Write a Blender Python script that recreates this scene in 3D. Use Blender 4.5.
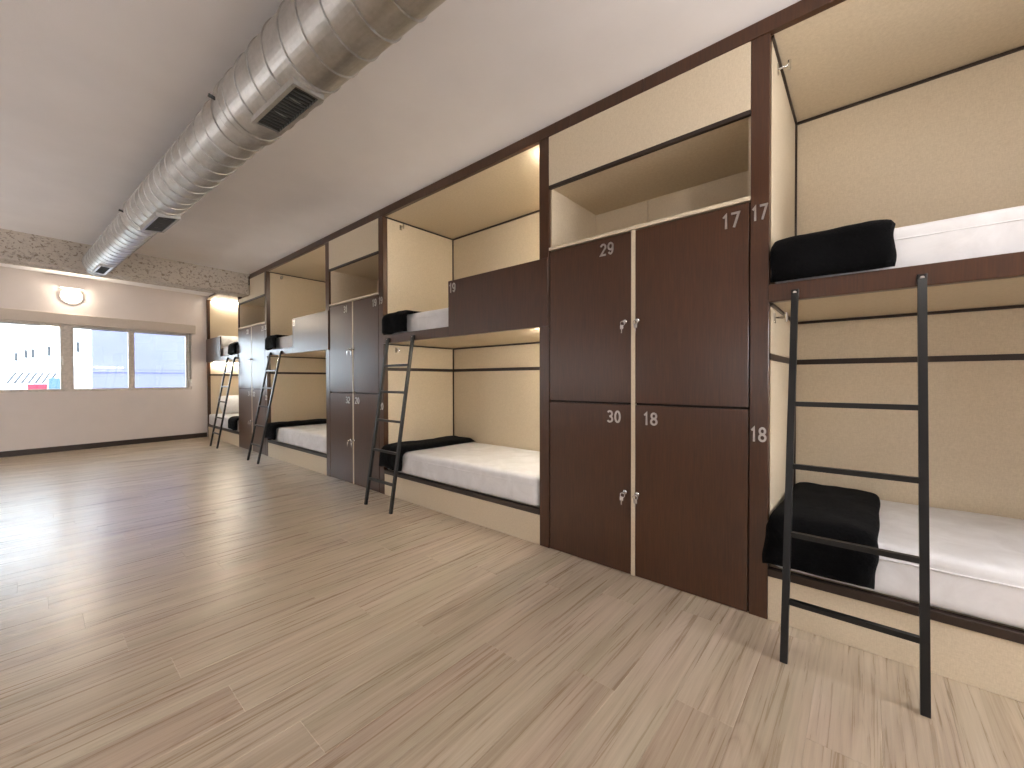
import bpy, bmesh, math, random
from mathutils import Vector, Matrix, noise
for o in list(bpy.data.objects): bpy.data.objects.remove(o, do_unlink=True)
scene = bpy.context.scene
COL = scene.collection
random.seed(7)

# ------------------------------------------------------------------ camera
F_PX, YAW, PITCH, ROLL, CAM_H = 409.95, 0.8595, 0.0110, -0.0021, 1.1153
cam = bpy.data.cameras.new('camera'); camo = bpy.data.objects.new('camera', cam); COL.objects.link(camo)
cam.sensor_fit = 'HORIZONTAL'; cam.sensor_width = 36.0; cam.lens = F_PX * 36.0 / 1024.0
cam.clip_start = 0.05; cam.clip_end = 300
fw = Vector((math.sin(YAW)*math.cos(PITCH), math.cos(YAW)*math.cos(PITCH), -math.sin(PITCH)))
rt = Vector((math.cos(YAW), -math.sin(YAW), 0)); up = rt.cross(fw)
r2 = rt*math.cos(ROLL) + up*math.sin(ROLL); u2 = -rt*math.sin(ROLL) + up*math.cos(ROLL)
m3 = Matrix((r2, u2, -fw)).transposed()
camo.matrix_world = Matrix.Translation((-2.2, 0, CAM_H)) @ m3.to_4x4()
scene.camera = camo

# ------------------------------------------------------------------ world, sun, exposure
scene.view_settings.view_transform = 'Standard'
scene.view_settings.look = 'None'
scene.view_settings.gamma = 1.0
scene.view_settings.use_curve_mapping = False
scene.view_settings.exposure = 0.92
SKY_STRENGTH, SUN_STRENGTH = 7.2, 2.8
LAMP_POWER, STRIP_EMIT, WALL_LAMP_EMIT, FILL_EMIT, SIDE_FILL_EMIT = 13.0, 62.0, 40.0, 124.0, 12.0
world = bpy.data.worlds.new('sky'); scene.world = world; world.use_nodes = True
bg = world.node_tree.nodes['Background']; bg.inputs[0].default_value = (0.80, 0.89, 1.0, 1); bg.inputs[1].default_value = SKY_STRENGTH
sun = bpy.data.lights.new('sun', 'SUN'); sun.energy = SUN_STRENGTH; sun.angle = 0.01; sun.color = (1, .96, .9)
suno = bpy.data.objects.new('sun', sun); COL.objects.link(suno)
suno.rotation_euler = Vector((0.25, 0.75, -0.62)).to_track_quat('-Z', 'Y').to_euler()
suno.location = (0, -6, 12)
scene.cycles.max_bounces = 10; scene.cycles.diffuse_bounces = 6; scene.cycles.glossy_bounces = 4
scene.cycles.transparent_max_bounces = 8
scene.cycles.sample_clamp_indirect = 6.0
scene.cycles.caustics_reflective = False; scene.cycles.caustics_refractive = False

# ------------------------------------------------------------------ materials
def srgb(r, g, b):
    f = lambda c: (c/12.92 if c <= .04045 else ((c+.055)/1.055)**2.4)
    return (f(r/255), f(g/255), f(b/255), 1)
class NT:
    def __init__(s, name):
        s.m = bpy.data.materials.new(name); s.m.use_nodes = True
        s.t = s.m.node_tree; s.b = s.t.nodes['Principled BSDF']
    def n(s, typ, **kw):
        nd = s.t.nodes.new(typ)
        for k, v in kw.items():
            if k.startswith('i_'):
                key = k[2:]; key = int(key) if key.isdigit() else key.replace('_', ' ')
                nd.inputs[key].default_value = v
            else: setattr(nd, k, v)
        return nd
    def l(s, a, b): s.t.links.new(a, b)
    def math(s, op, a, b=None, c=None):
        nd = s.n('ShaderNodeMath', operation=op)
        for i, v in enumerate((a, b, c)):
            if v is None: continue
            if isinstance(v, (int, float)): nd.inputs[i].default_value = v
            else: s.l(v, nd.inputs[i])
        return nd.outputs[0]
    def pos(s): return s.n('ShaderNodeNewGeometry').outputs['Position']
    def mapping(s, scale, vec=None, loc=None):
        mp = s.n('ShaderNodeMapping'); mp.inputs['Scale'].default_value = scale
        s.l(vec if vec is not None else s.pos(), mp.inputs['Vector'])
        if loc is not None: s.l(loc, mp.inputs['Location'])
        return mp.outputs[0]
    def noise(s, vec, scale=1.0, detail=3.0, rough=.5, dist=0.0):
        nd = s.n('ShaderNodeTexNoise'); nd.inputs['Scale'].default_value = scale
        nd.inputs['Detail'].default_value = detail; nd.inputs['Roughness'].default_value = rough
        nd.inputs['Distortion'].default_value = dist
        s.l(vec, nd.inputs['Vector']); return nd.outputs['Fac']
    def ramp(s, fac, stops):
        nd = s.n('ShaderNodeValToRGB'); e = nd.color_ramp.elements
        while len(e) < len(stops): e.new(.5)
        for el, (p, c) in zip(e, stops): el.position = p; el.color = c
        s.l(fac, nd.inputs[0]); return nd.outputs[0]
    def mix(s, fac, a, b, blend='MIX'):
        nd = s.n('ShaderNodeMix', data_type='RGBA', blend_type=blend)
        for i, v in ((0, fac), (6, a), (7, b)):
            if isinstance(v, (int, float)): nd.inputs[i].default_value = v
            elif isinstance(v, tuple): nd.inputs[i].default_value = v
            else: s.l(v, nd.inputs[i])
        return nd.outputs[2]
    def bump(s, h, strength=.2, dist=.01):
        nd = s.n('ShaderNodeBump'); nd.inputs['Strength'].default_value = strength; nd.inputs['Distance'].default_value = dist
        s.l(h, nd.inputs['Height']); s.l(nd.outputs[0], s.b.inputs['Normal'])
    def base(s, c):
        if isinstance(c, tuple): s.b.inputs['Base Color'].default_value = c
        else: s.l(c, s.b.inputs['Base Color'])
    def set(s, **kw):
        for k, v in kw.items():
            i = s.b.inputs[k.replace('_', ' ')]
            if isinstance(v, (int, float, tuple)): i.default_value = v
            else: s.l(v, i)
        return s

def mat_brown():
    t = NT('dark_brown_laminate')
    g = t.noise(t.mapping((90, 90, 4)), 1.6, 4, .6)
    g2 = t.noise(t.mapping((14, 14, 1.2)), 1, 2)
    c = t.ramp(g, [(.3, srgb(48, 26, 12)), (.7, srgb(73, 43, 22))])
    c = t.mix(t.math('MULTIPLY', g2, .35), c, srgb(84, 52, 32))
    t.base(c); t.set(Roughness=.30, Specular_IOR_Level=.55); t.bump(g, .05, .002); return t.m
def mat_cream():
    t = NT('cream_linen_laminate')
    a = t.noise(t.mapping((260, 260, 60)), 1, 2, .6); b = t.noise(t.mapping((60, 60, 320)), 1, 2, .6)
    w = t.math('ADD', t.math('MULTIPLY', a, .5), t.math('MULTIPLY', b, .5))
    c = t.ramp(w, [(.35, srgb(198, 183, 158)), (.65, srgb(213, 199, 175))])
    t.base(c); t.set(Roughness=.5, Specular_IOR_Level=.35); t.bump(w, .08, .002); return t.m
def mat_simple(name, col, rough=.5, metal=0.0, spec=.5, noise_amt=.08, nscale=30, bump=0.0):
    t = NT(name); n = t.noise(t.mapping((1, 1, 1)), nscale, 3)
    d = tuple(x*(1-noise_amt*2) for x in col[:3]) + (1,); l = tuple(min(1, x*(1+noise_amt)) for x in col[:3]) + (1,)
    t.base(t.ramp(n, [(.3, d), (.7, l)])); t.set(Roughness=rough, Metallic=metal, Specular_IOR_Level=spec)
    if bump: t.bump(n, bump, .004)
    return t.m
def mat_floor():
    t = NT('greige_oak_plank')
    p = t.pos(); sp = t.n('ShaderNodeSeparateXYZ'); t.l(p, sp.inputs[0]); X, Y = sp.outputs[0], sp.outputs[1]
    row = t.math('FLOOR', t.math('DIVIDE', t.math('SUBTRACT', Y, .314), .18))
    r9 = t.math('SUBTRACT', row, 9.0)
    par = t.math('FLOORED_MODULO', r9, 2.0)
    xo = t.math('ADD', t.math('ADD', X, 1.857), t.math('SUBTRACT', t.math('MULTIPLY', r9, .0525), t.math('MULTIPLY', par, .63)))
    col = t.math('FLOOR', t.math('DIVIDE', xo, 1.26))
    cb = t.n('ShaderNodeCombineXYZ'); t.l(row, cb.inputs[0]); t.l(col, cb.inputs[1])
    wn = t.n('ShaderNodeTexWhiteNoise', noise_dimensions='3D'); t.l(cb.outputs[0], wn.inputs[0])
    off = t.n('ShaderNodeVectorMath', operation='SCALE'); t.l(wn.outputs['Color'], off.inputs[0]); off.inputs['Scale'].default_value = 40
    # pores, streaks, broad tone and cathedral figure, all drawn out along the plank (X)
    v1 = t.mapping((4.5, 190, 1), p, off.outputs[0]); pores = t.noise(v1, 1.0, 3, .6, .2)
    v0 = t.mapping((1.1, 46, 1), p, off.outputs[0]); fine = t.noise(v0, 1.4, 5, .62, .5)
    v2 = t.mapping((.8, 8, 1), p, off.outputs[0]); broad = t.noise(v2, 1.3, 3, .55, .6)
    v3 = t.mapping((.75, 6.5, 1), p, off.outputs[0]); fig = t.noise(v3, 1.0, 2, .35, .5)
    rings = t.math('ABSOLUTE', t.math('SUBTRACT', t.math('FRACT', t.math('MULTIPLY', fig, 19.0)), .5))
    rings = t.math('POWER', t.math('MULTIPLY', rings, 2.0), 3.0)
    mask = t.ramp(t.noise(t.mapping((1.0, 5, 1), p, off.outputs[0]), 1.7, 2), [(.5, (0, 0, 0, 1)), (.66, (1, 1, 1, 1))])
    rings = t.math('MULTIPLY', rings, mask)
    h = t.math('ADD', t.math('MULTIPLY', fine, .5), t.math('ADD', t.math('MULTIPLY', broad, .36), t.math('MULTIPLY', pores, .14)))
    h = t.math('SUBTRACT', h, t.math('MULTIPLY', rings, .085))
    c = t.ramp(h, [(.28, srgb(142, 128, 112)), (.42, srgb(176, 163, 146)), (.52, srgb(194, 183, 167)), (.68, srgb(214, 205, 192))])
    hue = t.ramp(t.noise(t.mapping((.7, 3.0, 1), p, off.outputs[0]), 1.6, 2), [(.35, srgb(250, 250, 242)), (.65, srgb(255, 249, 246))])
    c = t.mix(1.0, c, hue, 'MULTIPLY')
    tint = t.ramp(wn.outputs['Value'], [(0, srgb(232, 226, 221)), (.5, srgb(240, 236, 231)), (1, srgb(249, 246, 243))])
    c = t.mix(1.0, c, tint, 'MULTIPLY')
    t.base(c)
    ro = t.math('ADD', .21, t.math('MULTIPLY', fine, .16))
    t.set(Roughness=ro, Specular_IOR_Level=.7); t.bump(h, .15, .0012); return t.m
def mat_paint(name, col, scale=3.0, bump=.15, dist=.01, amt=.05):
    t = NT(name); n = t.noise(t.pos(), scale, 4, .55); f = t.noise(t.pos(), 140, 2)
    d = tuple(x*(1-amt) for x in col[:3]) + (1,)
    t.base(t.ramp(n, [(.3, d), (.7, col)])); t.set(Roughness=.75, Specular_IOR_Level=.25)
    t.bump(t.math('ADD', n, t.math('MULTIPLY', f, .06)), bump, dist); return t.m
def mat_rough_plaster():
    t = NT('knockdown_plaster'); n = t.noise(t.mapping((1, 1, 1.3)), 30, 3, .6, .7); n2 = t.noise(t.pos(), 55, 2)
    h = t.ramp(n, [(.36, (0, 0, 0, 1)), (.47, (1, 1, 1, 1))])
    c = t.mix(h, srgb(158, 146, 132), srgb(208, 199, 188))
    t.base(c); t.set(Roughness=.85, Specular_IOR_Level=.2); t.bump(t.math('ADD', t.math('MULTIPLY', h, 1.0), t.math('MULTIPLY', n2, .3)), .8, .012); return t.m
def mat_duct():
    t = NT('galvanised_steel'); n = t.noise(t.mapping((6, 2, 6)), 3, 4, .6); sp = t.noise(t.pos(), 45, 2)
    c = t.ramp(t.math('ADD', t.math('MULTIPLY', n, .7), t.math('MULTIPLY', sp, .3)), [(.3, (.40, .39, .37, 1)), (.7, (.58, .57, .55, 1))])
    t.base(c); t.set(Metallic=.95, Roughness=t.math('ADD', .33, t.math('MULTIPLY', n, .16))); t.bump(n, .05, .01); return t.m
def mat_sheet():
    t = NT('white_cotton_sheet'); n = t.noise(t.pos(), 7, 4, .6, .6); w = t.noise(t.pos(), 400, 1)
    t.base(t.ramp(n, [(.3, srgb(216, 215, 216)), (.7, srgb(232, 232, 234))])); t.set(Roughness=.85, Specular_IOR_Level=.2)
    t.bump(t.math('ADD', n, t.math('MULTIPLY', w, .03)), .25, .01); return t.m
def mat_plush():
    t = NT('black_plush'); n = t.noise(t.pos(), 60, 4, .7, .5); b = t.noise(t.pos(), 7, 2)
    t.base(t.ramp(b, [(.3, (.0015, .0015, .0018, 1)), (.7, (.004, .004, .0046, 1))])); t.set(Roughness=.95, Specular_IOR_Level=.06, Sheen_Weight=.02, Sheen_Roughness=.5)
    t.bump(t.math('ADD', n, b), .7, .012); return t.m
def mat_emit(name, col, s):
    t = NT(name); t.base(col); n = t.noise(t.pos(), 5)
    t.set(Emission_Color=col, Emission_Strength=s, Roughness=.4); return t.m
def mat_glass():
    t = NT('window_glass'); tr = t.n('ShaderNodeBsdfTransparent'); tr.inputs[0].default_value = (.95, .97, .97, 1)
    gl = t.n('ShaderNodeBsdfGlossy'); gl.inputs['Roughness'].default_value = .02
    mx = t.n('ShaderNodeMixShader'); fr = t.n('ShaderNodeFresnel'); fr.inputs[0].default_value = 1.45
    t.l(fr.outputs[0], mx.inputs[0]); t.l(tr.outputs[0], mx.inputs[1]); t.l(gl.outputs[0], mx.inputs[2])
    t.l(mx.outputs[0], t.t.nodes['Material Output'].inputs[0]); return t.m
M = dict(
    brown=mat_brown(), cream=mat_cream(), floor=mat_floor(), duct=mat_duct(), sheet=mat_sheet(), plush=mat_plush(), glass=mat_glass(),
    plaster=mat_rough_plaster(),
    ceiling=mat_paint('ceiling_paint', srgb(244, 242, 244), 2.2, .35, .02),
    wall=mat_paint('wall_paint', srgb(228, 220, 217), 3, .08),
    trim=mat_simple('dark_trim', srgb(42, 28, 19), .45, nscale=60),
    dark=mat_simple('cabinet_dark_board', srgb(36, 24, 17), .7),  # plain dark board: locker carcass, subfloor, top filler
    metal=mat_simple('black_powder_coat', (.006, .006, .006, 1), .38, spec=.4),
    chrome=mat_simple('chrome', (.72, .71, .69, 1), .16, 1.0),
    steel=mat_simple('brushed_steel', (.62, .60, .57, 1), .28, 1.0),
    grille=mat_simple('dark_grille', (.02, .02, .02, 1), .6),
    slat=mat_simple('grille_blade', (.10, .10, .095, 1), .5, .3),
    alu=mat_simple('white_window_frame', srgb(214, 206, 198), .4),
    shutter=mat_simple('shutter_box', srgb(208, 197, 187), .6, noise_amt=.01),
    strap=mat_simple('grey_strap', srgb(150, 142, 132), .8),
    white=mat_simple('white_plastic', srgb(235, 232, 228), .4),
    strip=mat_emit('led_diffuser', (1.0, .94, .82, 1), STRIP_EMIT),
    dome=mat_emit('lamp_dome', (1.0, .87, .70, 1), WALL_LAMP_EMIT),
    tube=mat_emit('fill_diffuser', (.96, .975, 1.0, 1), FILL_EMIT), midfill=mat_emit('fill_diffuser_dim', (.96, .975, 1.0, 1), FILL_EMIT*.36), sidefill=mat_emit('fill_diffuser_small', (.96, .975, 1.0, 1), SIDE_FILL_EMIT),  # emitters of the fill lights added out of view
    dimstrip=mat_emit('led_diffuser_dim', (1.0, .94, .82, 1), STRIP_EMIT*.38),
    offstrip=mat_simple('led_diffuser_off', srgb(225, 220, 208), .4),
    facade=mat_paint('white_render_facade', srgb(240, 243, 245), 2, .1),
    lavender=mat_paint('lavender_render_wall', srgb(78, 80, 104), 1.2, .4, .05, .12),
    slit=mat_simple('slit_window_dark', srgb(30, 36, 42), .4),
    red=mat_simple('red_canvas', srgb(150, 34, 52), .8), blue=mat_simple('blue_canvas', srgb(66, 92, 130), .8),
    tile=mat_simple('grey_roof', srgb(44, 48, 54), .8), tilew=mat_simple('pale_roof', srgb(225, 230, 235), .8),
    ground=mat_simple('grey_asphalt', srgb(120, 118, 116), .9),
)

# ------------------------------------------------------------------ builders
def empty(name, loc=(0, 0, 0), label=None, cat=None, group=None, kind=None, rz=0):
    o = bpy.data.objects.new(name, None); COL.objects.link(o); o.location = loc; o.rotation_euler[2] = rz
    return tag(o, label, cat, group, kind)
def tag(o, label=None, cat=None, group=None, kind=None):
    for k, v in (('label', label), ('category', cat), ('group', group), ('kind', kind)):
        if v: o[k] = v
    return o
def link(name, me, mat, parent=None):
    if mat is not None and not me.materials: me.materials.append(mat)
    o = bpy.data.objects.new(name, me); COL.objects.link(o)
    if parent is not None: o.parent = parent
    return o
def finish(bm, name, mat, parent=None, smooth=False, ang=None):
    bmesh.ops.recalc_face_normals(bm, faces=bm.faces)
    me = bpy.data.meshes.new(name); bm.to_mesh(me); bm.free()
    if smooth: me.shade_smooth()
    return link(name, me, mat, parent)
def add_box(bm, x0, x1, y0, y1, z0, z1, bev=0.0, seg=1):
    r = bmesh.ops.create_cube(bm, size=1)
    vs = r['verts']
    for v in vs: v.co = Vector((x0+(v.co.x+.5)*(x1-x0), y0+(v.co.y+.5)*(y1-y0), z0+(v.co.z+.5)*(z1-z0)))
    if bev > 0:
        es = list({e for v in vs for e in v.link_edges})
        bmesh.ops.bevel(bm, geom=es, offset=bev, segments=seg, affect='EDGES', profile=.5)
def box(name, x0, x1, y0, y1, z0, z1, mat, parent=None, bev=.0015, seg=1):
    """world-aligned box; parent's location is compensated so the arguments stay in the parent's world frame"""
    bm = bmesh.new(); add_box(bm, x0, x1, y0, y1, z0, z1, bev, seg)
    if parent is not None: off_to_parent(bm, parent)
    return finish(bm, name, mat, parent)
def root_loc(o):
    v = Vector((0, 0, 0))
    while o is not None: v += o.location; o = o.parent
    return v
def off_to_parent(bm, parent):
    bmesh.ops.translate(bm, verts=bm.verts, vec=-root_loc(parent))
def add_tube(bm, pts, r, n=10, cap=True):
    pts = [Vector(p) for p in pts]; rings = []
    for i, p in enumerate(pts):
        a = pts[max(i-1, 0)]; b = pts[min(i+1, len(pts)-1)]; d = (b-a).normalized()
        s = Vector((0, 0, 1)) if abs(d.z) < .95 else Vector((1, 0, 0))
        u = d.cross(s).normalized(); w = u.cross(d)
        rings.append([bm.verts.new(p + r*(math.cos(2*math.pi*k/n)*u + math.sin(2*math.pi*k/n)*w)) for k in range(n)])
    for a, b in zip(rings, rings[1:]):
        for k in range(n): bm.faces.new((a[k], a[(k+1) % n], b[(k+1) % n], b[k]))
    if cap: bm.faces.new(rings[0][::-1]); bm.faces.new(rings[-1])
def tube(name, pts, r, mat, parent=None, n=10):
    bm = bmesh.new(); add_tube(bm, pts, r, n)
    if parent is not None: off_to_parent(bm, parent)
    return finish(bm, name, mat, parent, True)
def add_bar(bm, a, b, w, h, side):
    """rectangular bar from a to b; 'side' gives the width direction"""
    a = Vector(a); b = Vector(b); d = (b-a).normalized(); s = Vector(side); s = (s - d*s.dot(d)).normalized(); t = d.cross(s)
    q = [(-w/2, -h/2), (w/2, -h/2), (w/2, h/2), (-w/2, h/2)]
    A = [bm.verts.new(a + s*i + t*j) for i, j in q]; B = [bm.verts.new(b + s*i + t*j) for i, j in q]
    bm.faces.new(A[::-1]); bm.faces.new(B)
    for k in range(4): bm.faces.new((A[k], A[(k+1) % 4], B[(k+1) % 4], B[k]))
def copy_tree(o, parent=None):
    c = o.copy(); COL.objects.link(c); c.parent = parent
    for ch in list(o.children): copy_tree(ch, c)
    return c
_txt = {}
def _arc(cx, cy, rx, ry, a0, a1, n=14): return [(cx+rx*math.cos(math.radians(a0+(a1-a0)*k/n)), cy+ry*math.sin(math.radians(a0+(a1-a0)*k/n))) for k in range(n+1)]
GLYPH = {   # centre lines in a box one high
    '0': (.56, [_arc(.28, .5, .20, .43, 90, 450, 26)]),
    '1': (.40, [[(.05, .74), (.22, .93), (.22, .0)]]),
    '2': (.56, [_arc(.28, .70, .21, .23, 165, -20, 14) + [(.07, .07), (.52, .07)]]),
    '3': (.56, [_arc(.26, .72, .20, .21, 150, -80, 12) + _arc(.26, .28, .22, .22, 80, -150, 14)]),
    '4': (.60, [[(.42, .0), (.42, .93), (.05, .28), (.56, .28)]]),
    '7': (.54, [[(.03, .93), (.49, .93), (.20, .0)]]),
    '8': (.58, [_arc(.29, .72, .18, .20, 90, 450, 20), _arc(.29, .28, .21, .21, 90, 450, 22)]),
    '9': (.56, [_arc(.28, .67, .20, .26, 0, 360, 20), _arc(.28, .5, .20, .43, 20, -140, 12)]),
}
def text_mesh(s, h):
    if (s, h) in _txt: return _txt[(s, h)]
    bm = bmesh.new(); w = .145*h/2; tot = sum(GLYPH[c][0] for c in s) + .10*(len(s)-1); x0 = -tot/2
    for c in s:
        adv, paths = GLYPH[c]
        for path in paths:
            P = [Vector(((x0+x)*h, y*h, 0)) for x, y in path]; closed = (P[0]-P[-1]).length < 1e-5
            L = []
            for i, p in enumerate(P):
                a = P[i-1] if i > 0 else (P[-2] if closed else None); b = P[i+1] if i < len(P)-1 else (P[1] if closed else None)
                d1 = (p-a).normalized() if a is not None else (b-p).normalized(); d2 = (b-p).normalized() if b is not None else d1
                m = (d1+d2); m = m.normalized() if m.length > 1e-6 else d1
                nrm = Vector((-m.y, m.x, 0)); k = min(1.0/max(.45, math.sqrt(max(0, (1+d1.dot(d2))/2))), 2.0)
                L.append((p+nrm*w*k, p-nrm*w*k))
            rows = []
            for a, b in L: rows.append([bm.verts.new(a+Vector((0, 0, 0))), bm.verts.new(b), bm.verts.new(b+Vector((0, 0, .004))), bm.verts.new(a+Vector((0, 0, .004)))])
            for r, q in zip(rows, rows[1:]):
                for k in range(4): bm.faces.new((r[k], r[(k+1) % 4], q[(k+1) % 4], q[k]))
            if not closed: bm.faces.new(rows[0][::-1]); bm.faces.new(rows[-1])
        x0 += adv + .10
    bmesh.ops.recalc_face_normals(bm, faces=bm.faces)
    me = bpy.data.meshes.new('numerals'); bm.to_mesh(me); bm.free(); me.materials.append(M['steel'])
    _txt[(s, h)] = me; return me
def numerals(s, y, z, parent, h=.072, x=-.0003, sx=1.0):
    """steel numerals on a face that looks towards -X; (y, z) is the middle of their base line"""
    me = text_mesh(s, h); o = link('door_number', me, None, parent)
    o.rotation_euler = Matrix(((0, 0, -1), (-1, 0, 0), (0, 1, 0))).to_euler()
    o.scale = (sx, 1, 1)
    o.location = Vector((x, y, z)) - root_loc(parent)
    tag(o, 'brushed steel numerals ' + s)
    return o

# ------------------------------------------------------------------ measured layout (metres; bunk fronts in the plane X = 0)
H = 2.77                       # ceiling
YW, WA = 9.834, 0.136          # window wall meets the bunk front at Y = YW, turned by WA
DEPTH = 0.89                   # inner depth of the bunks
XL, YB = -5.0, -3.2            # left wall, back wall
ZT = 2.698                     # under the top trim

# ------------------------------------------------------------------ floor
fl = box('floor', XL-.1, 1.1, YB-.1, 10.3, -.09, -.012, M['dark'], None, 0); tag(fl, kind='structure')
RW, PL = .18, 1.26
def chamfer_plank(bm, x0, x1, y0, y1):
    g, c, d = .0001, .0007, .0007
    x0 += g; x1 -= g; y0 += g; y1 -= g
    lo = [bm.verts.new((x, y, -.012)) for x, y in ((x0, y0), (x1, y0), (x1, y1), (x0, y1))]
    mi = [bm.verts.new((x, y, -d)) for x, y in ((x0, y0), (x1, y0), (x1, y1), (x0, y1))]
    hi = [bm.verts.new((x, y, 0)) for x, y in ((x0+c, y0+c), (x1-c, y0+c), (x1-c, y1-c), (x0+c, y1-c))]
    bm.faces.new(hi)
    for A, B in ((lo, mi), (mi, hi)):
        for k in range(4): bm.faces.new((A[k], A[(k+1) % 4], B[(k+1) % 4], B[k]))
_pm = {}
def plank(x0, x1, y0, y1):
    k = (round(x1-x0, 3), round(y1-y0, 3))
    if k not in _pm:
        bm = bmesh.new(); chamfer_plank(bm, 0, x1-x0, 0, y1-y0)
        me = bpy.data.meshes.new('plank'); bmesh.ops.recalc_face_normals(bm, faces=bm.faces); bm.to_mesh(me); bm.free(); _pm[k] = me
    o = link('plank', _pm[k], M['floor'], fl); o.location = (x0, y0, 0)
rest = bmesh.new()
XR = .03
for row in range(-20, 54):
    y0 = .314 + row*RW; y1 = y0+RW
    if y0 < YB: y0 = YB
    if y0 > 9.86: continue
    j0 = -1.857 - (row-9)*.0525 + ((row-9) % 2)*PL/2
    k = math.floor((XL - j0)/PL)
    x = j0 + k*PL
    while x < XR:
        a = max(x, XL); b = min(x+PL, XR)
        if b-a > .004:
            near = (b > -2.95 and y1 > -.75)
            if near: plank(a, b, y0, y1)
            else: chamfer_plank(rest, a, b, y0, y1)
        x += PL
ro = finish(rest, 'planks', M['floor'], fl); tag(ro, kind='stuff')

# ------------------------------------------------------------------ shell
ce = box('ceiling', XL-.1, 1.1, YB-.1, 10.6, H, H+.12, M['ceiling'], None, 0); tag(ce, kind='structure')
tag(box('wall_left', XL-.1, XL, YB-.1, 10.2, -.02, H, M['wall'], None, 0), kind='structure')
tag(box('wall_back', XL-.1, 1.1, YB-.1, YB, -.02, H, M['wall'], None, 0), kind='structure')
tag(box('wall_right', .96, 1.1, YB, 10.3, -.02, H, M['wall'], None, 0), kind='structure')
tag(box('wall_corner', 0, .96, YB, -1.63, -.02, H, M['wall'], None, 0), kind='structure')
# window wall in its own frame: local x along the wall (negative = left), local y outwards
def wframe(name, **kw): return empty(name, (0, YW, 0), rz=WA, **kw)
WX0, WX1, WZ0, WZ1 = -2.86, -.25, .94, 2.005
bm = bmesh.new()
for a in ((-5.35, WX0, 0, .2, -.02, H), (WX1, 1.3, 0, .2, -.02, H), (WX0, WX1, 0, .2, -.02, WZ0), (WX0, WX1, 0, .2, WZ1, H)): add_box(bm, *a)
ww = finish(bm, 'wall_window', M['wall']); ww.location = (0, YW, 0); ww.rotation_euler[2] = WA; tag(ww, kind='structure')
bm = bmesh.new(); add_box(bm, -5.1, -.015, -.016, -.0005, .0, .085, .002)
bb = finish(bm, 'baseboard_window', M['trim']); bb.location = (0, YW, 0); bb.rotation_euler[2] = WA; tag(bb, kind='structure')
tag(box('baseboard_left', XL, XL+.015, YB, 9.1, 0, .085, M['trim'], None), kind='structure')
tag(box('baseboard_back', XL+.02, -.02, YB, YB+.015, 0, .085, M['trim'], None), kind='structure')
# rough plastered beam across the ceiling
bm = bmesh.new(); add_box(bm, -5.2, -.012, 0, .31, 2.45, H+.01, .006, 2)
be = finish(bm, 'beam', M['plaster']); be.location = (0, 7.325, 0); be.rotation_euler[2] = .079; tag(be, kind='structure')

# window with three panes, shutter box and strap
win = wframe('window_1', kind='structure')
def wbox(name, x0, x1, y0, y1, z0, z1, mat, parent=win, bev=.003):
    bm = bmesh.new(); add_box(bm, x0, x1, y0, y1, z0, z1, bev); return finish(bm, name, mat, parent)
fr = bmesh.new()
for a in ((WX0, WX1, .02, .10, WZ0, WZ0+.035), (WX0, WX1, .02, .10, WZ1-.03, WZ1), (WX0, WX0+.04, .02, .10, WZ0+.035, WZ1-.03), (WX1-.04, WX1, .02, .10, WZ0+.035, WZ1-.03), (-1.93, -1.847, .02, .10, WZ0+.035, WZ1-.03), (-1.122, -1.108, .03, .08, WZ0+.035, WZ1-.03)): add_box(fr, *a, .003)
finish(fr, 'window_frame', M['alu'], win)
for (a, b) in ((-2.755, -1.962), (-1.815, -1.155), (-1.075, -.330)):
    s = bmesh.new(); z0, z1 = .982, 1.968; e = .034
    add_box(s, a-e, b+e, .03, .075, z0-.012, z0, .002); add_box(s, a-e, b+e, .03, .075, z1, z1+.012, .002)
    add_box(s, a-e, a, .03, .075, z0, z1, .002); add_box(s, b, b+e, .03, .075, z0, z1, .002)
    so = finish(s, 'sash', M['alu'], win)
    wbox('pane', a-.004, b+.004, .048, .054, z0-.004, z1+.004, M['glass'], so, 0)
    if b < -1.1:
        hx = (b+.017) if b < -1.9 else (a-.017)
        h = bmesh.new(); add_box(h, hx-.011, hx+.011, .014, .03, 1.40, 1.50, .003); add_box(h, hx-.008, hx+.008, -.018, .014, 1.44, 1.456, .003); add_box(h, hx-.008, hx+.008, -.026, -.016, 1.36, 1.456, .003)
        finish(h, 'handle', M['white'], so)
wbox('shutter_box', WX0-.03, -.195, -.055, .02, 2.0, 2.165, M['shutter'], win, .006)
wbox('roller_shutter', WX0+.02, WX1-.02, .11, .125, 1.955, 2.06, M['shutter'], win, .002)
wbox('shutter_strap', -.283, -.268, -.006, -.003, 1.12, 2.0, M['strap'], win, 0)
wbox('strap_winder', -.292, -.259, -.03, 0, 1.0, 1.13, M['white'], win, .006)

# ------------------------------------------------------------------ round wall lamp on the window wall
wl = empty('wall_lamp', (0, YW, 0), 'lit round wall lamp with hooded white base above the window', 'wall lamp', rz=WA)
lx, lz = -1.842, 2.455
def disc(bm, cx, cz, y0, y1, r0, r1, n=32, z_lo=-1e9):
    A = [bm.verts.new((cx+r0*math.cos(t*2*math.pi/n), y0, cz+r0*math.sin(t*2*math.pi/n))) for t in range(n)]
    B = [bm.verts.new((cx+r1*math.cos(t*2*math.pi/n), y1, cz+r1*math.sin(t*2*math.pi/n))) for t in range(n)]
    bm.faces.new(A); bm.faces.new(B[::-1])
    for k in range(n): bm.faces.new((A[k], B[k], B[(k+1) % n], A[(k+1) % n]))
b = bmesh.new(); disc(b, lx, lz, 0, -.03, .125, .125); finish(b, 'lamp_base', M['white'], wl)
b = bmesh.new(); add_box(b, lx-.135, lx+.135, -.075, -.0, lz+.112, lz+.132, .004); finish(b, 'lamp_hood', M['white'], wl)
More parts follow.
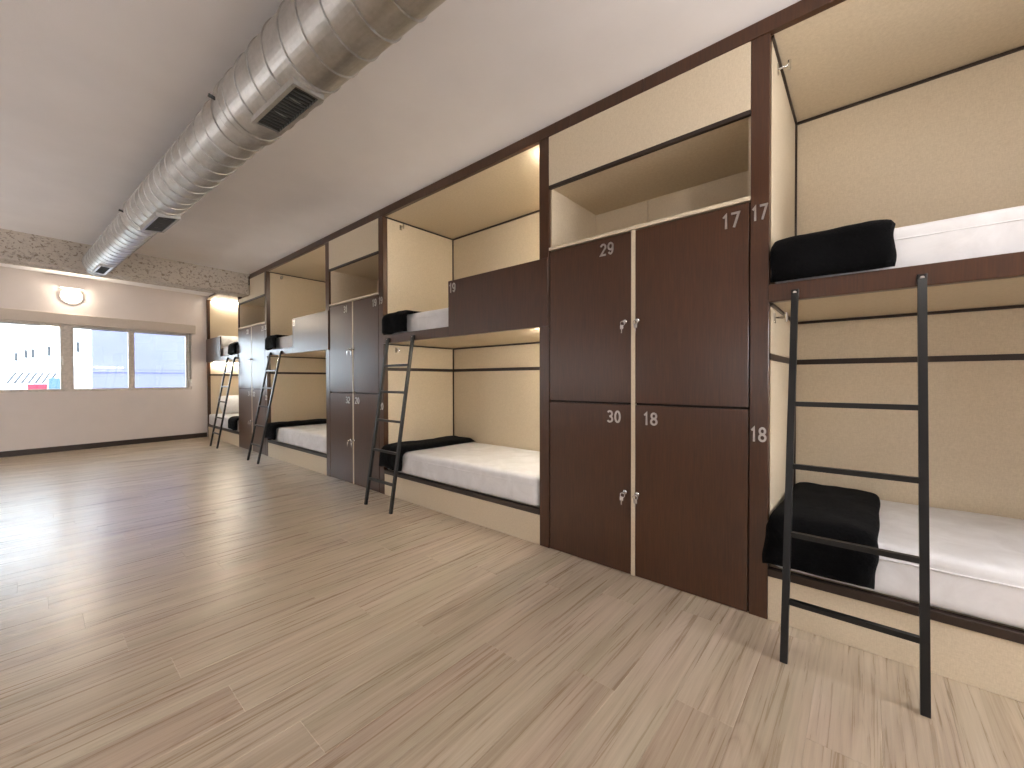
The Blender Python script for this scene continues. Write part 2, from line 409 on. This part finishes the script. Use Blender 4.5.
b = bmesh.new(); bmesh.ops.create_uvsphere(b, u_segments=32, v_segments=16, radius=1)
for v in b.verts: v.co = Vector((lx+v.co.x*.105, -.03+min(v.co.y, .0)*.07, lz+v.co.z*.105))
finish(b, 'lamp_dome', M['dome'], wl, True)

# unseen fill lights, added on the left and back walls to brighten the room
def fill_tube(x, y, z, rz, label):
    t = empty('fill_tube', (x, y, z), label, 'fill light', 'added fill lights on the unseen walls', rz=rz)
    b = bmesh.new(); add_box(b, .0, .04, -.62, .62, -.05, .05, .004); finish(b, 'housing', M['white'], t)
    b = bmesh.new(); add_box(b, .041, .09, -.58, .58, -.04, .04, .012, 2); finish(b, 'diffuser', M['tube' if x > -1 else ('midfill' if rz or y > 6 else 'sidefill')], t)
for x, y, z, rz, l in ((XL, 1.2, 1.25, 0, 'added fill light on the left wall beside the camera'), (XL, 4.0, 1.25, 0, 'added fill light in the middle of the left wall'), (XL, 6.6, 1.25, 0, 'added fill light on the left wall nearest the window'),
                       (-.64, YB, 1.5, math.pi/2, 'added fill light on the back wall nearest the bunks'), (-2.5, YB, 1.5, math.pi/2, 'added fill light in the middle of the back wall')): fill_tube(x, y, z, rz, l)

# pendant lamp just out of the picture: the light that casts the ladder's and niche's shadows
pl = empty('pendant_lamp', (-.95, -.32, H), 'small white globe pendant lamp hanging near the bunk numbered 17', 'lamp')
b = bmesh.new(); add_tube(b, [(0, 0, 0), (0, 0, -.03)], .05, 20); finish(b, 'ceiling_rose', M['white'], pl)
b = bmesh.new(); add_tube(b, [(0, 0, -.03), (0, 0, -.34)], .004, 8); finish(b, 'lamp_cord', M['white'], pl)
b = bmesh.new(); add_tube(b, [(0, 0, -.33), (0, 0, -.37)], .03, 16); finish(b, 'lamp_socket', M['white'], pl)
pt = bpy.data.lights.new('pendant_bulb', 'POINT'); pt.energy = LAMP_POWER; pt.color = (1.0, .93, .86); pt.shadow_soft_size = .06
po = bpy.data.objects.new('pendant_bulb', pt); COL.objects.link(po); po.parent = pl; po.location = (0, 0, -.44)

# ------------------------------------------------------------------ spiral duct
DAX, DSX, DZ = -1.3037, -.0541, 2.553
duct = empty('air_duct', (0, 0, 0), 'long galvanised spiral ventilation duct hanging under the ceiling', 'duct')
dd = Vector((DSX, 1, 0)).normalized(); du = Vector((dd.y, -dd.x, 0)); dv = Vector((0, 0, 1))
def dpt(y, ang, r):  # ang 0 = straight down, positive towards the bunks
    c = Vector((DAX + DSX*y, y, DZ)); return c + r*(math.sin(ang)*du - math.cos(ang)*dv)
def spiral(y0, y1, r, pitch, name):
    bm = bmesh.new(); n = 56
    prof = [(0, 0), (.012, -.003), (.03, -.003), (.036, .0055), (.075, .0055), (.085, -.002), (.10, 0), (.5, 0)]
    rows = []; k = math.floor(y0/pitch) - 1
    while k*pitch < y1 + pitch:
        for f, h in prof: rows.append((k+f, h))
        k += 1
    grid = []
    for f, h in rows:
        ring = []
        for i in range(n+1):
            y = pitch*(f + i/n); hh = h
            y = min(max(y, y0), y1)
            ring.append(bm.verts.new(dpt(y, 2*math.pi*i/n, r+hh)))
        grid.append(ring)
    for a, b in zip(grid, grid[1:]):
        for i in range(n):
            vs = (a[i], a[i+1], b[i+1], b[i])
            if (a[i].co-b[i].co).length < 1e-6 and (a[i+1].co-b[i+1].co).length < 1e-6: continue
            bm.faces.new(vs)
    bmesh.ops.remove_doubles(bm, verts=bm.verts, dist=1e-5)
    return finish(bm, name, M['duct'], duct, False)
R1, R2, R3 = .157, .1455, .134
spiral(YB, 2.52, R1, .152, 'duct_section'); spiral(2.50, 4.76, R2, .146, 'duct_section'); spiral(4.74, 7.22, R3, .146, 'duct_section')
def collar(y0, y1, r):
    bm = bmesh.new(); n = 48; prof = [(y0, r-.016), (y0, r), (y0+.006, r+.003), (y1-.006, r+.003), (y1, r), (y1, r-.016)]
    G = [[bm.verts.new(dpt(y, 2*math.pi*i/n, rr)) for i in range(n)] for y, rr in prof]
    for a, b in zip(G, G[1:]):
        for i in range(n): bm.faces.new((a[i], a[(i+1) % n], b[(i+1) % n], b[i]))
    c = finish(bm, 'duct_collar', M['duct'], duct)
    bm = bmesh.new(); a = dpt((y0+y1)/2, -1.45, r); add_tube(bm, [a, a - .03*du + Vector((0, 0, .005))], .009, 8); finish(bm, 'bolt', M['metal'], c)
collar(2.47, 2.53, R1+.002); collar(4.72, 4.77, R2+.002)
bm = bmesh.new()
G = [[bm.verts.new(dpt(y, 2*math.pi*i/40, rr)) for i in range(40)] for y, rr in ((7.19, R3), (7.19, R3+.006), (7.225, R3+.006), (7.225, R3))]
for a, b in zip(G, G[1:]):
    for i in range(40): bm.faces.new((a[i], a[(i+1) % 40], b[(i+1) % 40], b[i]))
finish(bm, 'end_flange', M['duct'], duct)
def grille(y0, y1, a0, a1, r):
    """saddle grille: frame following the duct, dark core and curved blades"""
    a0, a1 = math.radians(a0), math.radians(a1); am = (a0+a1)/2; hw = (a1-a0)/2*r
    c = Vector((DAX+DSX*(y0+y1)/2, (y0+y1)/2, DZ)); nrm = (math.sin(am)*du - math.cos(am)*dv); tan = (math.cos(am)*du + math.sin(am)*dv)
    top = r + .014; L = (y1-y0)/2
    P = lambda s, t, h: c + dd*s + tan*t + nrm*h
    g = bmesh.new()
    def slab(bm, s0, s1, t0, t1, h0, h1):
        v = [bm.verts.new(P(s, t, h)) for h in (h0, h1) for s, t in ((s0, t0), (s1, t0), (s1, t1), (s0, t1))]
        bm.faces.new(v[:4]); bm.faces.new(v[4:][::-1])
        for k in range(4): bm.faces.new((v[k], v[4+k], v[4+(k+1) % 4], v[(k+1) % 4]))
    e = .018; lo = r-.035
    slab(g, -L, L, -hw, -hw+e, lo, top); slab(g, -L, L, hw-e, hw, lo, top); slab(g, -L, -L+e*.8, -hw+e, hw-e, lo, top); slab(g, L-e*.8, L, -hw+e, hw-e, lo, top)
    fo = finish(g, 'grille_frame', M['duct'], duct)
    g = bmesh.new(); slab(g, -L+e*.8, L-e*.8, -hw+e, hw-e, r-.03, r+.002); finish(g, 'grille_core', M['grille'], fo)
    nb = 16
    s0 = -L+e*.8; step = (2*L-1.6*e)/nb
    me = None
    for k in range(nb):
        g = bmesh.new(); slab(g, s0+step*(k+.38), s0+step*(k+.54), -hw+e, hw-e, r, top-.003); finish(g, 'blade', M['slat'], fo)
grille(1.86, 2.30, -25, 25, R1); grille(4.16, 4.66, -22, 38, R2); grille(6.55, 7.03, -28, 20, R3)
for y in (1.0, 3.6, 6.0):   # straps up to the ceiling
    bm = bmesh.new(); r = R1+.006 if y < 2.5 else (R2+.006 if y < 4.7 else R3+.006)
    a = dpt(y, math.pi, r-.004); add_tube(bm, [a, Vector((a.x, a.y, H))], .006, 8); finish(bm, 'hanger_rod', M['steel'], duct)

# ------------------------------------------------------------------ bunk bays
BUNK_SPEC = {}
def hook(parent, y, z, x, sgn):
    b = bmesh.new(); add_box(b, x-.012, x+.012, min(y, y-.006*sgn), max(y, y-.006*sgn), z-.024, z+.024, .001)
    add_tube(b, [(x, y-.004*sgn, z), (x, y-.05*sgn, z)], .005, 8); add_tube(b, [(x, y-.05*sgn, z-.022), (x, y-.05*sgn, z+.022)], .007, 8)
    off_to_parent(b, parent); return finish(b, 'coat_hook', M['chrome'], parent)
def bunk(y0, y1, ladder_end, label, post_lo, post_hi, numbers=None, lit=False, hooks=True):
    """open bay from y0 to y1; ladder_end +1 = at y1 (away from the camera) / -1 = at y0; posts fill post_lo..y0 and y1..post_hi"""
    t = empty('bunk_bed', (0, (y0+y1)/2, 0), label, 'bunk bed', 'built-in bunk beds along the right wall')
    B = lambda n, *a, **k: box(n, *a, t, **k)
    c, br, tr = M['cream'], M['brown'], M['trim']
    posts = []
    for a, b in ((post_lo, y0), (y1, post_hi)):
        if b-a > .003:
            p = B('post', 0, .05, a+.0008, b-.0008, 0, ZT, br); posts.append(((a+b)/2, p))
    pt_ = .018
    # side, back and ceiling panels (inner faces at y0, y1, DEPTH)
    B('side_panel', .051, DEPTH+.02, y1, y1+pt_, 0, ZT+.02, c, bev=0); B('side_panel', .051, DEPTH+.02, y0-pt_, y0, 0, ZT+.02, c, bev=0)
    B('back_panel', DEPTH, DEPTH+.02, y0, y1, 1.234, ZT+.02, c, bev=0); B('back_panel', DEPTH, DEPTH+.02, y0, y1, 0, 1.203, c, bev=0)
    B('ceiling_panel', .0, DEPTH, y0, y1, ZT+.002, ZT+.02, c, bev=0)
    s = .011
    for yy in (y0, y1-s):
        B('corner_trim', DEPTH-s, DEPTH, yy, yy+s, 1.56, ZT, tr, bev=0); B('corner_trim', DEPTH-s, DEPTH, yy, yy+s, .3, 1.453, tr, bev=0)
        B('corner_trim', .03, DEPTH-s, yy, yy+s, ZT-s, ZT, tr, bev=0)
        B('corner_trim', .03, DEPTH-s, yy, yy+s, 1.455, 1.468, tr, bev=0)
        B('wall_rail', .02, DEPTH-.006, yy if yy == y0 else y1-.006, y0+.006 if yy == y0 else y1, 1.203, 1.234, tr, bev=0)
    B('corner_trim', DEPTH-s, DEPTH, y0+s, y1-s, ZT-s-.003, ZT, tr, bev=0)
    B('corner_trim', DEPTH-s, DEPTH, y0+s, y1-s, 1.453, 1.468, tr, bev=0)
    B('wall_rail', DEPTH-.006, DEPTH+.004, y0, y1, 1.203, 1.234, tr, bev=0)
    # upper deck, rail, guard
    B('bed_deck', .032, DEPTH, y0, y1, 1.469, 1.505, c, bev=0)
    gl = (y1-y0)*.515
    if ladder_end > 0:
        g0, g1 = post_lo+.004, y0 + .913; ra, rb = g1, y1
    else:
        g0, g1 = y1-.913, post_hi-.004; ra, rb = y0, g0
    gd = B('guard_panel', -.012, .006, g0, g1, 1.465, 1.912, br)
    B('bed_rail', -.012, .03, ra, rb, 1.466, 1.546, br)
    B('bed_rail', .007, .03, min(g0, g1)+.08 if ladder_end > 0 else g0, g1 if ladder_end > 0 else y1, 1.466, 1.546, br)
    # lower plinth and edge strip
    B('plinth', .004, .024, y0, y1, 0, .204, c); B('edge_strip', -.003, .030, y0, y1, .204, .240, tr)
    B('bed_deck', .032, DEPTH, y0, y1, .19, .236, c, bev=0)
    head = y0 if ladder_end > 0 else y1; sg = 1 if ladder_end > 0 else -1
    for z in (ZT-.004, 1.466):
        a, b2 = (head+.012*sg, head+.046*sg)
        B('light_strip', .10, .80, min(a, b2), max(a, b2), z-.024, z-.001, M['strip'] if lit == 1 else (M['dimstrip'] if lit else M['offstrip']))
    if hooks:
        foot = y1 if ladder_end > 0 else y0
        hook(t, foot, 2.640, .20, 1 if ladder_end > 0 else -1); hook(t, foot, 1.410, .14, 1 if ladder_end > 0 else -1)
    if numbers:
        up_n, lo_n = numbers
        near = max(posts) if ladder_end > 0 else min(posts)
        yp = near[0]
        numerals(up_n, yp, 1.853, near[1], .070, x=-.0003, sx=.85); numerals(lo_n, yp, .822, near[1], .070, x=-.0003, sx=.85)
        yn = g1-.055 if ladder_end > 0 else g0+.055
        numerals(up_n, yn, 1.815, gd, .075, x=-.0123, sx=.9)
    return t
bunk(-1.548, .337, 1, 'nearest built-in cream bunk bay at the right edge, posts numbered 17 and 18', -1.625, .414, ('17', '18'))
bunk(1.654, 3.540, 1, 'lit cream bunk bay with dark brown guard panel, in the middle of the picture', 1.575, 3.622, ('19', '20'), lit=True)
bunk(4.752, 6.614, 1, 'dimmer built-in cream bunk bay, third from the camera, between the two farther lockers', 4.660, 6.690, ('21', '22'), lit=.4)
bunk(7.915, 9.80, -1, 'farthest lit bunk bay beside the window wall with pillows on both beds', 7.880, 9.832, None, lit=True, hooks=False)

# ------------------------------------------------------------------ lockers
def key_lock(parent, y, z, swing):
    b = bmesh.new(); add_tube(b, [(-.0005, y, z), (-.012, y, z)], .0125, 18); off_to_parent(b, parent); lk = finish(b, 'cam_lock', M['chrome'], parent, True)
    return lk
def key_mesh(parent, y, z, swing):
    b = bmesh.new()
    add_box(b, -.034, -.0125, y-.0015, y+.0015, z-.004, z+.004)
    ring = [(-.036, y+.013*math.cos(a)+swing*.2, z-.012+.013*math.sin(a)) for a in [k*2*math.pi/14 for k in range(15)]]
    add_tube(b, ring, .0022, 6, False)
    add_box(b, -.040, -.037, y-.010+swing, y+.010+swing, z-.044, z-.020, .001); add_box(b, -.040, -.037, y-.003+swing, y+.003+swing, z-.066, z-.042)
    off_to_parent(b, parent); return finish(b, 'key', M['chrome'], parent)
def locker(y0, y1, ym, label, nums, niche_joint=None):
    """four-door locker; nums = (far-upper, near-upper, far-lower, near-lower); far doors are left in the picture"""
    t = empty('locker_cabinet', (0, (y0+y1)/2, 0), label, 'locker', 'four-door lockers between the bunks')
    B = lambda n, *a, **k: box(n, *a, t, **k)
    c, br, tr = M['cream'], M['brown'], M['trim']
    B('carcass', .024, .60, y0+.003, y1-.003, .0, 1.955, M['dark'], bev=0)
    B('divider_strip', -.001, .024, ym-.0115, ym+.0115, .0, 1.955, c, bev=.001)
    B('top_shelf', -.002, .60, y0+.001, y1-.001, 1.957, 1.977, c)
    B('niche_side', .02, .60, y1-.012, y1-.001, 1.977, 2.40, c, bev=0); B('niche_side', .02, .60, y0+.001, y0+.012, 1.977, 2.40, c, bev=0)
    j = niche_joint or (y0+y1)/2
    B('niche_back', .60, .612, j+.002, y1-.001, 1.977, 2.38, c, bev=.001); B('niche_back', .60, .612, y0+.001, j-.002, 1.977, 2.38, c, bev=.001)
    B('niche_ceiling', .018, .60, y0+.012, y1-.012, 2.366, 2.380, c, bev=0)
    B('niche_lintel', -.003, .018, y0+.001, y1-.001, 2.357, 2.380, tr)
    top = ZT
    if y1 > 7.3:   # the plastered beam runs over the far half of this locker
        B('fascia_panel', -.001, .018, y0+.001, 7.325, 2.380, top, c); B('fascia_panel', -.001, .018, 7.326, y1-.001, 2.380, 2.448, c)
    else: B('fascia_panel', -.001, .018, y0+.001, y1-.001, 2.380, top, c)
    k = 0
    for z0, z1, zl in ((.981, 1.949, 1.442), (.004, .970, .470)):
        for far in (1, 0):
            a, b = (ym+.013, y1-.006) if far else (y0+.006, ym-.013)
            d = B('door', .0, .022, a, b, z0, z1, br, bev=.0015)
            yk = ym + (.045 if far else -.028)
            lk = key_lock(d, yk, zl, 0); 
            key_mesh(lk, yk, zl, .006 if far else -.002)
            s = nums[k]; k += 1
            if s:
                upper = z0 > .5
                w = b-a
                if far: yn = b - w*.735 if upper else a + w*.185
                else: yn = a + w*.135 if upper else b - w*.16
                zn = (1.845 if upper else .862)
                numerals(s, yn, zn, d)
    return t
locker(.414, 1.575, .9935, 'nearest brown four-door locker, numbers 29, 17, 30 and 18', ('29', '17', '30', '18'), 1.157)
locker(3.622, 4.660, 4.131, 'middle brown four-door locker, between the lit bunk bay and the third bunk bay', ('31', '19', '32', '20'))
locker(6.690, 7.880, 7.267, 'farthest brown four-door locker under the plastered beam', ('33', '21', '34', '22'))

# top trim, butt-jointed boards along the ceiling
tt = empty('trim_1', (0, 0, 0), kind='structure')
ys = [-1.625, -.35, .932, 1.411, 3.58, 5.4, 7.32]
for a, b in zip(ys, ys[1:]): box('trim_board', -.004, .03, a+.0015, b-.0015, ZT+.001, H-.001, M['brown'], tt, bev=.001)
box('top_filler', .03, .96, -1.62, 9.8, ZT+.022, H-.001, M['dark'], tt, bev=0)

# ------------------------------------------------------------------ ladders
def ladder(yc, yt, label, rungs=(.228, .485, .750, 1.004, 1.245)):
    t = empty('bunk_ladder', (-.29, yc, 0), label, 'ladder', 'black steel bunk ladders')
    foot = lambda y: Vector((-.288, y, 0)); top = lambda y: Vector((-.030, y, 1.488))
    for s in (-1, 1):
        y = yt + s*.197; b = bmesh.new(); add_bar(b, foot(yc + s*.197), top(y), .025, .023, (0, 1, 0))
        off_to_parent(b, t); st = finish(b, 'stile', M['metal'], t)
        b = bmesh.new()
        add_box(b, -.034, -.013, y-.014, y+.014, 1.470, 1.508, .002)
        off_to_parent(b, t); br_ = finish(b, 'bracket', M['metal'], t)
        b = bmesh.new(); add_tube(b, [(-.034, y, 1.492), (-.040, y, 1.492)], .007, 10); off_to_parent(b, t); finish(b, 'bolt', M['chrome'], br_)
    for z in rungs:
        f = z/1.488; x = -.288 + .258*f; ym_ = yc + (yt-yc)*f
        b = bmesh.new(); add_bar(b, (x, ym_-.19, z), (x, ym_+.19, z), .020, .020, (0, 0, 1))
        off_to_parent(b, t); finish(b, 'rung', M['metal'], t)
ladder(.040, .038, 'nearest black steel ladder, leaning on the bunk at the right edge', (.228, .485, .754, 1.010))
ladder(3.180, 3.221, 'black steel ladder leaning on the lit middle bunk')
ladder(6.305, 6.214, 'black steel ladder leaning on the third bunk, before the farthest locker')
ladder(8.185, 8.196, 'farthest black steel ladder, beside the window wall')

# ------------------------------------------------------------------ bedding
def rounded_box(x0, x1, y0, y1, z0, z1, r, nx, ny, nz, amp, seed, crease=0.0):
    bm = bmesh.new(); vmap = {}
    def V(i, j, k):
        if (i, j, k) not in vmap:
            p = Vector((x0+(x1-x0)*i/nx, y0+(y1-y0)*j/ny, z0+(z1-z0)*k/nz))
            q = Vector((min(max(p.x, x0+r), x1-r), min(max(p.y, y0+r), y1-r), min(max(p.z, z0+r), z1-r)))
            d = p-q
            if d.length > 1e-9:
                n = d.normalized(); p = q + n*r
                if k > 0:
                    s = Vector((p.x*3+seed, p.y*2.2, p.z*5)); w = noise.noise(s)*amp + noise.noise(Vector((p.x*11, p.y*7+p.x*9+seed, p.z*9)))*amp*crease
                    p = p + n*w
            vmap[(i, j, k)] = bm.verts.new(p)
        return vmap[(i, j, k)]
    for i in range(nx):
        for j in range(ny):
            for k in (0, nz): bm.faces.new((V(i, j, k), V(i+1, j, k), V(i+1, j+1, k), V(i, j+1, k)))
    for i in range(nx):
        for k in range(nz):
            for j in (0, ny): bm.faces.new((V(i, j, k), V(i+1, j, k), V(i+1, j, k+1), V(i, j, k+1)))
    for j in range(ny):
        for k in range(nz):
            for i in (0, nx): bm.faces.new((V(i, j, k), V(i, j+1, k), V(i, j+1, k+1), V(i, j, k+1)))
    return bm
def mattress(y0, y1, z0, z1, label, seed):
    xm = .036 if z0 > 1 else .008
    bm = rounded_box(xm, .872, y0+.012, y1-.012, z0, z1, .03, 30, 60, 10, .004, seed, .6)
    o = finish(bm, 'mattress', M['sheet'], None, True); tag(o, label, 'mattress', 'white sheeted mattresses in the bunks')
    # piping seam along the front and the foot
    b = bmesh.new(); zz = z1-.055
    pts = [(xm-.0005, y0+.06+(y1-y0-.12)*k/24, zz+.004*noise.noise(Vector((seed, k*.6, 0)))) for k in range(25)]
    add_tube(b, pts, .0035, 6); p = finish(b, 'piping', M['sheet'], o, True)
    return o
UZ0, UZ1, LZ0, LZ1 = 1.507, 1.722, .242, .448
names = [('nearest bunk, numbered 17', 'nearest bunk, behind its ladder'), ('lit middle bunk', 'lit middle bunk'), ('third bunk from the camera', 'third bunk from the camera'), ('farthest bunk', 'farthest bunk by the window wall')]
bays = [(-1.548, .337), (1.654, 3.540), (4.752, 6.614), (7.915, 9.80)]
for i, (a, b) in enumerate(bays):
    mattress(a, b, UZ0, UZ1, 'white mattress on the upper deck of the ' + names[i][0], 3.1*i)
    mattress(a, b, LZ0, LZ1, 'white mattress on the lower deck of the ' + names[i][1], 3.1*i+1.7)

def blanket(ya, yb, ztop, zhang, label, seed, t=.028, xf=-.018, xb=.84, skew=0.0, bulge=.0, lift=0.0, hang_var=.02, ymax=None):
    """black throw lying across the mattress and hanging over its front edge"""
    R = .045
    path = []
    n1 = 22
    for k in range(n1+1): path.append((xb + (xf+R-xb)*k/n1, ztop, (0, 1)))
    for k in range(1, 8):
        a = math.pi/2*k/8; path.append((xf+R-R*math.sin(a), ztop-R+R*math.cos(a), (-math.sin(a), math.cos(a))))
    n2 = 14
    for k in range(n2+1): path.append((xf, ztop-R-(ztop-R-zhang)*k/n2, (-1, 0)))
    N = len(path); ny = 34
    def pt(i, j, outer):
        x, z, (nx, nz) = path[i]; e = j/ny; y = ya + (yb-ya)*e
        s = i/(N-1)
        ed = max(0.0, 1-abs(2*e-1)**8)**.5 * max(.0, 1-abs(2*s-1)**26)**.5
        fade = s*1.0
        y += skew*s + .012*noise.noise(Vector((s*5+seed, 2.0, e*2)))*(1 if 0 < j < ny else 1)
        if ymax is not None and x > -.004: y = min(y, ymax)
        hang = 0
        if z < ztop-R: hang = -hang_var*noise.noise(Vector((e*2.2+seed, 7, 0)))*((ztop-R-z)/(ztop-R-zhang))
        th = 0.0
        if outer:
            w = noise.noise(Vector((x*5+seed, y*7, z*5)))*.010 + noise.noise(Vector((x*14, y*16+seed, z*14)))*.0045 + .5*bulge*math.sin(math.pi*min(1, s*1.0))
            th = (t + w + lift*math.sin(math.pi*e))*ed + .002
        elif nx < 0: th = 0.0
        return Vector((x+nx*th, y, z+nz*th+hang))
    bm = bmesh.new()
    O = [[bm.verts.new(pt(i, j, True)) for j in range(ny+1)] for i in range(N)]
    I = [[bm.verts.new(pt(i, j, False)) for j in range(ny+1)] for i in range(N)]
    for i in range(N-1):
        for j in range(ny):
            bm.faces.new((O[i][j], O[i][j+1], O[i+1][j+1], O[i+1][j])); bm.faces.new((I[i][j], I[i+1][j], I[i+1][j+1], I[i][j+1]))
        for j in (0, ny): bm.faces.new((O[i][j], O[i+1][j], I[i+1][j], I[i][j]))
    for j in range(ny):
        for i in (0, N-1): bm.faces.new((O[i][j], O[i][j+1], I[i][j+1], I[i][j]))
    o = finish(bm, 'blanket', M['plush'], None, True); tag(o, label, 'blanket', 'black plush throws folded over the bed ends')
    return o
ZU, ZL = UZ1+.004, LZ1+.005
blanket(-.085, .328, ZU, 1.552, 'black plush throw on the upper deck of the nearest bunk, above the nearest ladder', 1.0, t=.026, ymax=.332)
blanket(-.062, .325, ZL, .272, 'black plush throw on the lower bed behind the nearest ladder', 2.0, t=.042, xb=.86, hang_var=.03, skew=.03, ymax=.332)
blanket(3.125, 3.520, ZU, 1.552, 'black plush throw on the upper deck of the lit middle bunk', 3.0, t=.026, ymax=3.532)
blanket(3.15, 3.50, ZL, .275, 'black plush throw across the end of the lower bed in the lit middle bunk', 4.0, t=.045, xb=.86, skew=.07, ymax=3.532)
blanket(6.20, 6.59, ZU, 1.552, 'black plush throw on the upper deck of the third bunk from the camera', 5.0, t=.026, ymax=6.606)
blanket(6.20, 6.58, ZL, .275, 'black plush throw across the end of the lower bed of the third bunk', 6.0, t=.045, xb=.86, skew=.05, ymax=6.606)
blanket(7.935, 8.33, ZU, 1.552, 'black plush throw on the upper deck of the farthest bunk', 7.0, t=.034)
blanket(7.935, 8.33, ZL, .275, 'black plush throw on the lower bed of the farthest bunk', 8.0, t=.04)

def pillow(cx, cy, z, lean, label, seed):
    bm = bmesh.new(); bmesh.ops.create_uvsphere(bm, u_segments=40, v_segments=20, radius=1)
    sx, sy, sz = .34, .22, .075
    for v in bm.verts:
        p = v.co.copy(); m = max(abs(p.x), abs(p.y), 1e-6); rr = math.hypot(p.x, p.y)
        q = Vector((p.x, p.y, 0))*( (rr/m)**.75 if rr > 1e-6 else 1)
        th = abs(p.z)**.8*(1 if p.z > 0 else -1)
        w = .06*noise.noise(Vector((p.x*3+seed, p.y*3, p.z*2)))
        v.co = Vector((q.x*sx, q.y*sy, th*sz*(1+w) + (.006*noise.noise(Vector((p.x*6, p.y*6+seed, 1))))))
    bmesh.ops.rotate(bm, cent=(0, 0, 0), matrix=Matrix.Rotation(lean, 3, 'X'), verts=bm.verts)
    zl = min(v.co.z for v in bm.verts)
    bmesh.ops.translate(bm, verts=bm.verts, vec=(0, 0, -zl))
    o = finish(bm, 'pillow', M['sheet'], None, True); o.location = (cx, cy, z); tag(o, label, 'pillow', 'white pillows on the farthest bunk'); return o
pillow(.46, 9.54, UZ1+.008, .55, 'white pillow at the head of the upper bed in the farthest bunk', 1)
pillow(.46, 9.54, LZ1+.008, .85, 'white pillow propped at the head of the lower bed in the farthest bunk', 2)

# ------------------------------------------------------------------ outside the window
tag(box('ground', -60, 60, 11.5, 90, -4.6, -4.5, M['ground'], None, 0), kind='structure')
wb = empty('white_building', (-6, 26, -4.5), 'bright white building with narrow slit windows seen through the left pane', 'building')
box('facade', -16, 1.2, 26, 34, -4.5, 9, M['facade'], wb, 0)
for x, z, h in ((-2.725, 2.07, .32), (-2.465, 2.20, .33), (-2.28, 2.23, .36), (-1.84, 2.345, .40), (-1.0, 2.57, .44)):
    box('slit_window', x-.035, x+.035, 25.96, 26.02, z-h/2, z+h/2, M['slit'], wb, 0)
lb = empty('lavender_building', (3, 17, -4.5), 'lavender rendered building wall seen through the middle and right panes', 'building')
box('facade', -1.12, 12, 17, 17.5, -4.5, 9, M['lavender'], lb, 0)
box('string_course', -1.14, 12, 16.95, 17.05, 1.36, 1.42, M['lavender'], lb, 0)
aw = empty('canopy_roof', (-2.3, 21, 1.0), 'ribbed pale and grey canopy roof low in the left pane', 'canopy')
for k in range(15):
    x = -2.86 + k*.075; b = bmesh.new(); add_bar(b, (x-.03, 21.0, 1.03), (x+.14, 21.5, 1.37), .05, .03, (1, 0, 0)); off_to_parent(b, aw)
    finish(b, 'roof_rib', M['tile'] if k % 2 else M['tilew'], aw)
tag(box('red_awning', -2.39, -1.96, 20.6, 21.0, .70, 1.0, M['red'], None, .01), 'small red awning below the canopy roof outside', 'awning')
tag(box('blue_awning', -1.94, -1.62, 20.6, 21.0, .70, 1.2, M['blue'], None, .01), 'pale blue awning beside the red one outside', 'awning')
